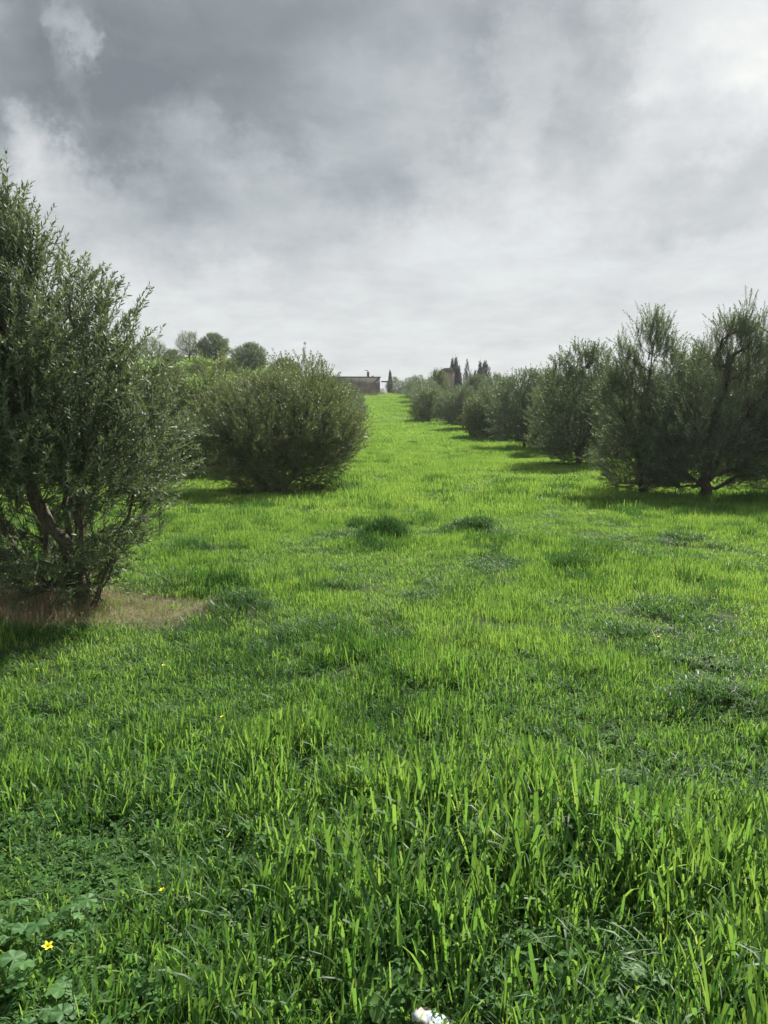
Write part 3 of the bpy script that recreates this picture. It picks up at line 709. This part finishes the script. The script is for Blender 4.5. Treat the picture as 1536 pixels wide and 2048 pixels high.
# right row, going away
put_tree(M[0], 'olive_tree', sx(1155, 27.8), 27.8, 'olive with a fan-shaped airy top and a forked dark base, third along the right row', 'olive tree', RG, rz=.4, s=1.0)
put_tree(M[1], 'olive_tree', sx(1048, 38.5), 38.5, 'rounded olive on one straight bare trunk, in the middle of the right row', 'olive tree', RG, rz=2.0, s=.98)
put_tree(M[0], 'olive_tree', sx(1108, 33.5), 34.5, 'olive squeezed between the fan-topped olive and the straight-trunked one', 'olive tree', RG, rz=3.6, s=.72)
put_tree(M[2], 'olive_tree', sx(972, 48), 48, 'low yellowish green olive standing left of the straight-trunked olive', 'olive tree', RG, rz=1.0, s=.98)
put_tree(M[3], 'olive_tree', sx(1000, 46), 47, 'grey-green olive half hidden behind the low yellowish one', 'olive tree', RG, rz=4.0, s=1.1)
put_tree(M[1], 'olive_tree', sx(925, 57), 57, 'dark low olive in front of the cypresses in the right row', 'olive tree', RG, rz=3.0, s=.8)
put_tree(M[3], 'olive_tree', sx(897, 64), 64, 'olive touching the small pale bush, right of it', 'olive tree', RG, rz=5.1, s=.82)
put_tree(Fv[2], 'olive_bush', sx(856, 68), 68, 'small pale round olive bush jutting from the right row into the lane', 'olive bush', RG, s=1.15)
for i, (px, d, s_, v, lb) in enumerate([
        (867, 74, .9, 1, 'grey olive just behind the small pale bush'), (853, 82, .85, 0, 'grey olive up the slope, second behind the small pale bush'),
        (845, 89, .85, 1, 'far grey olive on the right of the lane, third behind the small pale bush'), (838, 96, .85, 0, 'far grey olive on the right of the lane near its top'),
        (829, 103, .8, 1, 'tallest far olive at the top end of the right row'), (817, 110, .62, 0, 'last small olive at the top end of the right row')]):
    put_tree(Fv[v], 'olive_tree', sx(px, d), d, lb, 'olive tree', RG, rz=i * 1.3, s=s_)
# left row, behind the bush
put_tree(M[2], 'olive_tree', sx(592, 27.5), 28, 'yellow-green olive top rising behind the wide round bush', 'olive tree', LG, rz=.7, s=1.24)
put_tree(M[0], 'olive_tree', sx(660, 36), 36, 'olive with thin upright shoots behind the right shoulder of the wide bush', 'olive tree', LG, rz=.9, s=.72)
for i, (px, d, s_, v, lb) in enumerate([
        (672, 44, .85, 1, 'dark olive close behind the right edge of the wide bush'), (697, 55, .82, 3, 'dark olive whose right side shows beyond the wide bush, at the lane edge'),
        (697, 66, .8, 1, 'olive on the left of the lane below the concrete building'), (702, 78, .7, 3, 'small olive on the left of the lane under the building wall')]):
    put_tree(M[v], 'olive_tree', sx(px, d), d, lb, 'olive tree', LG, rz=i * 1.1, s=s_)
put_tree(M[2], 'olive_tree', sx(405, 23.5), 24, 'greener olive between the nearest tree and the wide round bush', 'olive tree', 'olive trees of the rows further left', rz=2.4, s=1.15)
for i, (px, d, s_, v, lb) in enumerate([
        (310, 30, .85, 1, 'dark olive glimpsed through the right side of the nearest tree, left of the greener olive'), (215, 25, .95, 0, 'grey-green olive glimpsed behind the upright stems of the nearest tree'),
        (70, 22, .95, 1, 'dark olive behind the left half of the nearest tree'), (372, 42, .9, 3, 'far olive in the gap between the nearest tree and the hill meadow'),
        (445, 54, .8, 3, 'olive on the lower hill slope behind the left shoulder of the wide bush'), (500, 66, .7, 1, 'dark far olive on the hill slope right behind the wide bush'),
        (250, 46, .9, 3, 'far olive on the lower hill behind the right side of the nearest tree'), (330, 60, .75, 0, 'farthest olive under the hill meadow, by the lone shoots of the nearest tree'),
        (130, 40, 1, 3, 'olive up the hill behind the crown of the nearest tree')]):
    put_tree(M[v], 'olive_tree', sx(px, d), d, lb, 'olive tree', 'olive trees of the rows further left', rz=i * 1.7, s=s_)
# crest of the left hill
CG = 'trees on the crest of the left hill'
put_tree(Hv, 'crest_tree', sx(432, 92), 92, 'largest round dark tree on the skyline of the left hill', 'tree', CG, s=.72)
put_tree(Hv, 'crest_tree', sx(507, 93), 93, 'round olive on the skyline, right of the largest one', 'tree', CG, rz=2.0, s=.78)
put_tree(Hs, 'crest_tree', sx(385, 92), 92, 'thin bare-looking tree left of the largest skyline tree', 'tree', CG, s=.85)
put_tree(Fv[0], 'crest_tree', sx(312, 96), 96, 'small round tree on the skyline behind the nearest olive\'s lone shoots', 'tree', CG, s=.75)
put_tree(Fv[1], 'crest_tree', sx(285, 100), 100, 'low tree at the left end of the skyline', 'tree', CG, s=.6)
put_tree(Hv, 'crest_tree', sx(572, 94), 94, 'dark tree at the right end of the hill skyline, half behind the yellow-green top', 'tree', CG, rz=4.0, s=.72)
put_tree(Fv[2], 'crest_shrub', sx(350, 88), 88, 'low bushy shrub on the hill brow left of the thin tree', 'shrub', CG, s=.8, sz=.6)
put_tree(Fv[2], 'crest_shrub', sx(468, 90), 90, 'shrub filling the brow between the two round skyline trees', 'shrub', CG, s=.9, sz=.7)
put_tree(Fv[0], 'crest_shrub', sx(536, 90), 90, 'shrub on the brow right of the second round skyline tree', 'shrub', CG, s=.6, sz=.5)
put_tree(Fv[1], 'crest_shrub', sx(345, 70), 70, 'dark scrubby olive low on the hill meadow slope', 'shrub', CG, s=.8, sz=.6)
put_tree(Fv[2], 'crest_shrub', sx(398, 80), 80, 'low dark shrub on the green hill slope', 'shrub', CG, s=.7, sz=.45)
# further rows to the right
BGp = 'olive trees of the rows further right'
for i, (px, d, s_, v, lb) in enumerate([
        (1490, 27, .98, 1, 'dark olive behind the gap between the thick-trunked olive and the right edge'), (1375, 29, 1.0, 0, 'olive filling the gap between the pointed olive and the thick-trunked one'),
        (1235, 33, .85, 3, 'olive of the next row behind the left side of the pointed olive'), (1560, 35, 1.0, 3, 'farther olive at the right edge behind the broad cut one'),
        (1205, 41, .95, 1, 'dark olive filling the gap right of the fan-topped olive'), (1290, 44, 1.0, 3, 'far olive low behind the pointed olive trunk'),
        (1105, 45, .95, 0, 'grey olive behind the gap between the straight-trunked and fan-topped olives'), (1420, 47, 1.1, 1, 'far dark olive behind the thick bare trunk'),
        (1065, 55, 1.0, 3, 'olive whose top shows just right of the straight-trunked olive'), (1150, 58, 1.1, 1, 'distant olive hidden low behind the fan-topped olive'),
        (1015, 60, .95, 1, 'dark olive top left of the straight-trunked olive'), (985, 66, .95, 0, 'airy olive top just right of the wide spreading conifer'),
        (1180, 72, 1.2, 3, 'small distant olive on the skyline in the gap beside the pointed olive'), (955, 76, 1.0, 1, 'olive under the right cypress clump'), (1100, 84, 1.2, 3, 'small distant olive on the skyline left of the fan-topped olive'), (930, 86, 1.0, 3, 'olive under the thin ragged conifer')]):
    put_tree(M[v], 'olive_tree', sx(px, d), d, lb, 'olive tree', BGp, rz=i * 1.9, s=s_)
# cypresses and the thin conifer
def cyp(seed, h, r_, n, lump=.25):
    return make_tree('cypress_%d' % seed, seed, [(.3, r_ * .8), (h * .3, r_), (h * .6, r_ * .8), (h * .85, r_ * .4), (h, .05)], [[(0, 0, 0), (0, 0, h * .5), (0, 0, h * .93)]], 14, n, (.5, .9), (.24, .09), 5, False,
        trunk_r=.15, up=2.2, lump=lump, gap=.25, twig=False, mleaf=M_CYP)
C1, C2, C3 = cyp(901, 8.8, .8, 1100), cyp(902, 7.2, 1.5, 1100, .4), cyp(903, 8.2, 1.0, 420, .5)
KG = 'cypresses beyond the right row'
for px, d, tr_, s_, lb in [(903, 138, C1, .93, 'tallest narrow cypress on the skyline, leftmost of its clump'), (910, 139, C1, .97, 'pointed cypress beside the tallest one in the left clump'), (916, 140, C1, .80, 'shorter cypress on the right side of the left clump'),
        (896, 139, C1, .66, 'small cypress on the left side of the left clump'), (932, 139, C3, .98, 'thin ragged conifer between the two cypress clumps'), (957, 138, C1, .90, 'tall cypress in the right clump'), (948, 139, C1, .70, 'small pointed cypress left in the right clump'), (967, 140, C2, 1.12, 'wide spreading conifer at the right of the right clump')]:
    put_tree(tr_, 'cypress_tree', sx(px, d), d, lb, 'cypress', KG, rz=px, s=s_ * .84)
put_tree(Fv[2], 'shrub', sx(874, 100), 100, 'yellow-green bushy tree left of the cypresses', 'tree', None, s=1.0, sz=1.55)
put_tree(Fv[1], 'crest_tree', sx(789, 121), 121, 'round tree on the skyline right of the lean-to roof', 'tree', 'trees round the building', s=.78)
put_tree(C1, 'cypress_tree', sx(780, 122), 122, 'thin dark spike of a cypress against the skyline tree by the lean-to', 'cypress', 'trees round the building', s=.42)
SH = make_tree('scrub', 950, [(.0, .7), (.4, .9), (.8, .7), (1.1, .3)], [[(0, 0, 0), (0, 0, .7)]], 14, 200, (.3, .5), (.14, .03), 5, False, trunk_r=.05, gap=.3, twig=False, mleaf=M_SCRUB)
for i, (px, d, s_, lb) in enumerate([(712, 111, .9, 'brown scrub bush at the left of the building wall'), (728, 110, .8, 'brown scrub bush against the middle of the building wall'), (742, 109, 1.0, 'dark scrub bush standing out before the building corner'), (764, 111, .6, 'reddish scrub bush under the lean-to'),
        (788, 110, .6, 'dry pale bush right of the lane end'), (800, 109, .7, 'dry brown bush beside the last olive of the right row'), (748, 105, .6, 'small dark scrub on the slope below the building')]):
    put_tree(SH, 'scrub_bush', sx(px, d), d, lb, 'bush', 'scrub round the building', rz=i, s=s_)

# ------------------------------------------------------------------ concrete building
def box(x0, x1, y0, y1, z0, z1):
    v = [(x, y, z) for z in (z0, z1) for y in (y0, y1) for x in (x0, x1)]
    return v, [(0, 2, 3, 1), (4, 5, 7, 6), (0, 1, 5, 4), (2, 6, 7, 3), (0, 4, 6, 2), (1, 3, 7, 5)]
def boxes(name, bs, m, parent=None):
    V, Q = [], []
    for b in bs:
        v, q = box(*b); Q += [tuple(i + len(V) for i in f) for f in q]; V += v
    me = mesh_np(name, V, [np.array(Q)], [m]); return link(name, me, parent)
def plain(name, c1, c2, scale=6, rough=.85, bump=.02, vertical=False):
    m, t = mat(name); tcn = t.new('ShaderNodeTexCoord').outputs['Object']
    if vertical:
        mp = t.new('ShaderNodeMapping'); t.put(mp.inputs[0], tcn); mp.inputs['Scale'].default_value = (1, 1, .25); tcn = mp.outputs[0]
    n = t.noise(tcn, scale, 5, .6); c = t.ramp(n, [(.3, c1), (.7, c2)])
    b = t.new('ShaderNodeBump'); b.inputs['Distance'].default_value = bump; t.put(b.inputs['Height'], n)
    finish(t, principled(t, c, rough, .2, b.outputs[0])); return m
M_CONC = plain('grey_render', (.11, .10, .09), (.19, .175, .155), 1.5, vertical=True)
M_COPE = plain('dark_coping', (.07, .07, .07), (.12, .12, .115), 3)
M_WOOD = plain('weathered_wood', (.07, .05, .035), (.13, .1, .075), 8)
M_SHEET = plain('roof_sheet', (.06, .06, .06), (.10, .095, .09), 3)
bd = empty('concrete_building', (sx(760, 118), 118, H(sx(760, 118), 118) - .6), R(5))
boxes('wall', [(-13, 0, 0, 6, 0, 3.05)], M_CONC, bd)
boxes('roof', [(-13.12, .1, -.1, 6.1, 3.052, 3.22)], M_COPE, bd)
ch = boxes('chimney', [(-1.9, -1.55, 1, 1.3, 3.222, 4.0)], M_CONC, bd)
v, q = tube([(-1.72, 1.15, 4.0), (-1.74, 1.15, 4.16), (-1.95, 1.15, 4.22), (-2.25, 1.15, 4.18)], [.06, .06, .05, .04], 6)
link('pipe', mesh_np('pipe', v, [q], [M_SHEET], True), ch)
boxes('vent_block', [(-1.15, -.9, 1, 1.2, 3.222, 3.42)], M_CONC, bd)
lt = empty('lean_to', (sx(760.5, 117.6), 117.9, H(sx(766, 117.6), 117.8) - .1))
boxes('roof', [(.15, 1.25, -.6, 1.6, 1.95, 2.03)], M_SHEET, lt)
for px_, py_ in ((1.08, -.45), (1.08, 1.4)):
    boxes('post', [(px_, px_ + .09, py_, py_ + .09, -.1, 1.948)], M_WOOD, lt)
tag(bd, 'low flat-roofed grey building with a chimney pipe at the top of the slope', 'building')
tag(lt, 'small open lean-to with a dark flat roof beside the grey building', 'lean-to')
# pinkish gable beyond the trees
M_PINK = plain('brown_plaster', (.2, .15, .125), (.27, .21, .18), 2)
hb = empty('farm_house', (sx(889, 128), 128, H(sx(889, 128), 128) - .3))
boxes('wall', [(-1.0, 1.5, 0, 4, 0, 4.3)], M_PINK, hb)
me = mesh_np('roof', [(-1.1, -.15, 4.302), (1.6, -.15, 4.302), (1.6, 4.15, 4.302), (-1.1, 4.15, 4.302), (-.3, -.15, 4.85), (1.0, -.15, 4.95), (1.0, 4.15, 4.95), (-.3, 4.15, 4.85)],
    [np.array([(0, 1, 5, 4), (4, 5, 6, 7), (1, 2, 6, 5), (3, 0, 4, 7), (2, 3, 7, 6), (0, 3, 2, 1)])], [M_COPE]); link('roof', me, hb)
tag(hb, 'brownish plastered house end with a dark roof, left of the cypresses', 'house')

# ------------------------------------------------------------------ foreground plants
def gpos(px, py, z=0.0):
    d = ray_d(py, z); return sx(px, d * math.cos(PITCH) + (EYE - z) * math.sin(PITCH)), d
def mallow_leaf_mesh(seed):
    rg = np.random.default_rng(seed); n = 22; V = [(0, 0, 0)]; Fq = []
    for ring in (.5, 1.0):
        for i in range(n):
            a = .25 + i / (n - 1) * (6.283 - .5) - math.pi / 2 + .0
            rr = ring * (1 + .09 * math.cos(a * 6) * ring + rg.normal(0, .035)); z = rg.normal(0, .035) + .16 * math.cos(a * 6 + 3.14) * ring - .12 * ring * ring + .1 * math.sin(a + seed)
            V.append((rr * math.cos(a), rr * math.sin(a), z))
    for i in range(n - 1):
        Fq.append((0, 1 + i, 2 + i)); 
    Q = [(1 + i, n + 1 + i, n + 2 + i, 2 + i) for i in range(n - 1)]
    return mesh_np('mallow_leaf', V, [np.array(Fq), np.array(Q)], [M_MALLOW], True, {'tint': np.full(len(V), rg.uniform(0, 1))})
ML = [mallow_leaf_mesh(i) for i in range(5)]
def mallow(x, y, n, spread, size, label, seed, hgt=.09):
    rg = random.Random(seed); z0 = H(x, y); o = empty('mallow_plant', (x, y, z0)); tag(o, label, 'mallow plant', 'mallow plants in the foreground')
    for i in range(n):
        a = rg.uniform(0, 6.283); r_ = spread * math.sqrt(rg.uniform(.1, 1)); lx, ly, lz = r_ * math.cos(a), r_ * math.sin(a), hgt * rg.uniform(.6, 1.3)
        lf = link('leaf', ML[rg.randrange(5)], o); s_ = size * rg.uniform(.4, .85); lf.scale = (s_, s_, s_); lf.location = (lx, ly, lz); lf.rotation_euler = (rg.uniform(-.1, .5), rg.uniform(-.35, .35), a + 1.57)
        v, q = tube([(0, 0, 0), (lx * .5, ly * .5, lz * .75), (lx, ly, lz - .002)], [.0022, .002, .0016], 5)
        link('stalk', mesh_np('stalk', v, [q], [M_MALLOW], True, {'tint': np.full(len(v), .6)}), o)
for (px, py, n, sp, sz_, lb, sd_) in [
        (70, 1935, 10, .15, .042, 'largest mallow with broad round leaves, beside the nearest yellow flower at bottom left', 1),
        (90, 2035, 9, .12, .045, 'pale dusty mallow leaves at the bottom left corner', 2),
        (25, 1890, 6, .09, .04, 'mallow leaves at the left edge above the largest mallow', 3),
        (150, 1870, 5, .08, .038, 'mallow leaves right above the nearest yellow flower', 4),
        (1040, 1915, 5, .08, .035, 'small mallow among upright grass right of the wrapper', 5),
        (960, 1980, 4, .06, .035, 'little mallow directly right of the white wrapper', 6),
        (1290, 2020, 6, .1, .04, 'mallow leaves low at the bottom right', 7),
        (740, 1990, 6, .09, .032, 'mallow leaves in the grass left of the white wrapper', 8)]:
    x, y = gpos(px, py); mallow(x, y, n, sp, sz_, lb, sd_)
# arrow-shaped broad leaves standing up in the grass
def blade_leaf(l, wd_, seed):
    n = 9; V, Q = [], []
    for i in range(n):
        f = i / (n - 1); hw = wd_ * math.sin(min(f * 1.15, 1) * math.pi) ** .7 * (1 - .3 * f) * .5 + .002; z = l * f; yb = -.35 * l * f * f
        V += [(-hw, yb + .15 * hw, z), (0, yb, z), (hw, yb + .15 * hw, z)]
    for i in range(n - 1):
        a = i * 3; Q += [(a, a + 1, a + 4, a + 3), (a + 1, a + 2, a + 5, a + 4)]
    return mesh_np('broad_leaf', V, [np.array(Q)], [M_MALLOW], True, {'tint': np.full(len(V), .5)})
BL = [blade_leaf(.13, .05, 0), blade_leaf(.10, .042, 1)]
for j, (px, py, n, lb) in enumerate([(540, 1530, 6, 'broad-leaved dock with two big arrow-shaped leaves standing above the grass, centre left'), (650, 1480, 4, 'small dock with a rounded upright leaf, right behind the dock with two big arrow-shaped leaves'), (745, 1480, 4, 'small dock with folded leaves near the centre of the field foreground')]):
    x, y = gpos(px, py); o = empty('dock_plant', (x, y, H(x, y) - .005)); tag(o, lb, 'dock plant', 'docks in the grass'); rg = random.Random(j)
    for i in range(n):
        l = link('leaf', BL[i % 2], o); a = i * 6.283 / n + rg.uniform(-.3, .3); l.rotation_euler = (-rg.uniform(.1, .6), 0, a); l.location = (.012 * math.sin(a), .012 * math.cos(a), 0); s_ = rg.uniform(1.2, 1.7) * (1 if j == 0 else .8); l.scale = (s_, s_, s_)
# yellow wood sorrel flowers
M_PETAL = plain('yellow_petal', (.72, .58, .02), (.85, .72, .04), 40, .5, .0005)
def petal():
    V, Q = [], []; n = 6
    for i in range(n):
        f = i / (n - 1); hw = .0055 * math.sin((.12 + .80 * f) * math.pi) ** .8; z = .013 * f - .004 * f * f; yy = .004 + .012 * f * f + .003 * f
        V += [(-hw, yy, z), (0, yy - .001, z), (hw, yy, z)]
    for i in range(n - 1):
        a = i * 3; Q += [(a, a + 1, a + 4, a + 3), (a + 1, a + 2, a + 5, a + 4)]
    return mesh_np('petal', V, [np.array(Q)], [M_PETAL], True)
PT = petal()
v, q = tube([(0, 0, -.2), (.01, .0, -.1), (0, 0, 0)], [.0014, .0013, .0011], 5)
STEM = mesh_np('stem', v, [q], [M_WEED], True, {'tint': np.full(len(v), .8)})
v, q = tube([(0, 0, -.004), (0, 0, .002), (0, 0, .008)], [.0015, .0035, .0045], 7)
CALYX = mesh_np('calyx', v, [q], [M_WEED], True, {'tint': np.full(len(v), .9)})
for (px, py, z, s_, lb) in [(95, 1900, .17, 1.15, 'nearest open yellow flower among mallow leaves at bottom left'), (325, 1782, .19, .9, 'half-closed yellow flower in tall grass at lower left'),
        (445, 1437, .2, 1.0, 'yellow flower above the grass left of the arrow-leaved dock'), (327, 1337, .12, 1.0, 'yellow flower below the dry grass of the nearest olive'),
        (900, 1602, .2, .8, 'small yellow flower in the middle of the foreground grass'), (75, 1340, .12, .9, 'yellow flower at the left in front of the nearest olive'),
        (1318, 1280, .1, 1.2, 'tiny yellow flower in the short grass on the right'), (1527, 1110, .1, 1.4, 'far tiny yellow flower at the right edge')]:
    x, y = gpos(px, py, z); z0 = H(x, y)
    o = empty('yellow_flower', (x, y, z0 + z + .01)); tag(o, lb, 'flower', 'yellow wildflowers in the grass'); s_ *= .7 if px < 100 and py > 1800 else .55; o.scale = (s_,) * 3; o.rotation_euler = (R(18), 0, px)
    link('stem', STEM, o); link('calyx', CALYX, o)
    for i in range(5):
        p = link('petal', PT, o); p.rotation_euler = (0, 0, i * 6.283 / 5); p.location = (0, 0, .006)

# crumpled wrapper at the bottom edge
def wrapper():
    rg = np.random.default_rng(8); nu, nv = 26, 18; V = []
    for j in range(nv):
        for i in range(nu):
            u_, v_ = i / (nu - 1), j / (nv - 1); a = u_ * 2 * math.pi
            rr = .028 + .004 * math.cos(3 * a); xx = (v_ - .5) * .12
            cap = math.sin(min(v_, 1 - v_) * 2 * math.pi / 2) ** .35 if 0 < v_ < 1 else .05
            nz = fbm(np.array([u_ * 9 + 3]), np.array([v_ * 8]), 44, 3)[0] - .5; nz2 = abs(vnoise(np.array([u_ * 7]), np.array([v_ * 6 + 9]), 46)[0] - .5)
            nz3 = abs(vnoise(np.array([u_ * 13]), np.array([v_ * 12 + 3]), 48)[0] - .5)
            rr = rr * cap * (1 + .9 * nz - .7 * nz2 - .5 * nz3)
            V.append((xx + .012 * nz, rr * math.cos(a) * 1.35, rr * math.sin(a) * .85 + .03))
    Q = [(j * nu + i, j * nu + i + 1, (j + 1) * nu + i + 1, (j + 1) * nu + i) for j in range(nv - 1) for i in range(nu - 1)]
    m, t = mat('wrapper_foil'); tcn = t.new('ShaderNodeTexCoord').outputs['Object']; n = t.noise(tcn, 22, 3)
    c = t.ramp(n, [(.36, (.30, .22, .20)), (.46, (.48, .42, .40)), (.53, (.16, .28, .36)), (.6, (.45, .42, .41)), (.7, (.28, .24, .24))])
    finish(t, principled(t, c, .25, .6))
    return mesh_np('plastic_wrapper', V, [np.array(Q)], [m], False)
x, y = gpos(862, 2040, .05)
o = link('plastic_wrapper', wrapper()); o.location = (x, y, H(x, y) + .022); o.rotation_euler = (R(8), R(12), R(-22))
tag(o, 'crumpled white plastic wrapper lying in the grass at the bottom edge', 'wrapper')

# ------------------------------------------------------------------ thin air between here and the far slope
v, q = box(-420, 420, -60, 420, -6, 26)
m = bpy.data.materials.new('haze_air'); m.use_nodes = True; t = NT(m.node_tree); t.n.clear()
pv = t.new('ShaderNodeVolumePrincipled'); pv.inputs['Color'].default_value = (.82, .88, .95, 1); pv.inputs['Density'].default_value = .00032; pv.inputs['Anisotropy'].default_value = .2
ou = t.new('ShaderNodeOutputMaterial'); t.l.new(pv.outputs[0], ou.inputs['Volume'])
hz = link('haze', mesh_np('haze', v, [np.array(q)], [m])); tag(hz, 'thin pale haze over the field and the far trees', 'haze', kind='stuff')
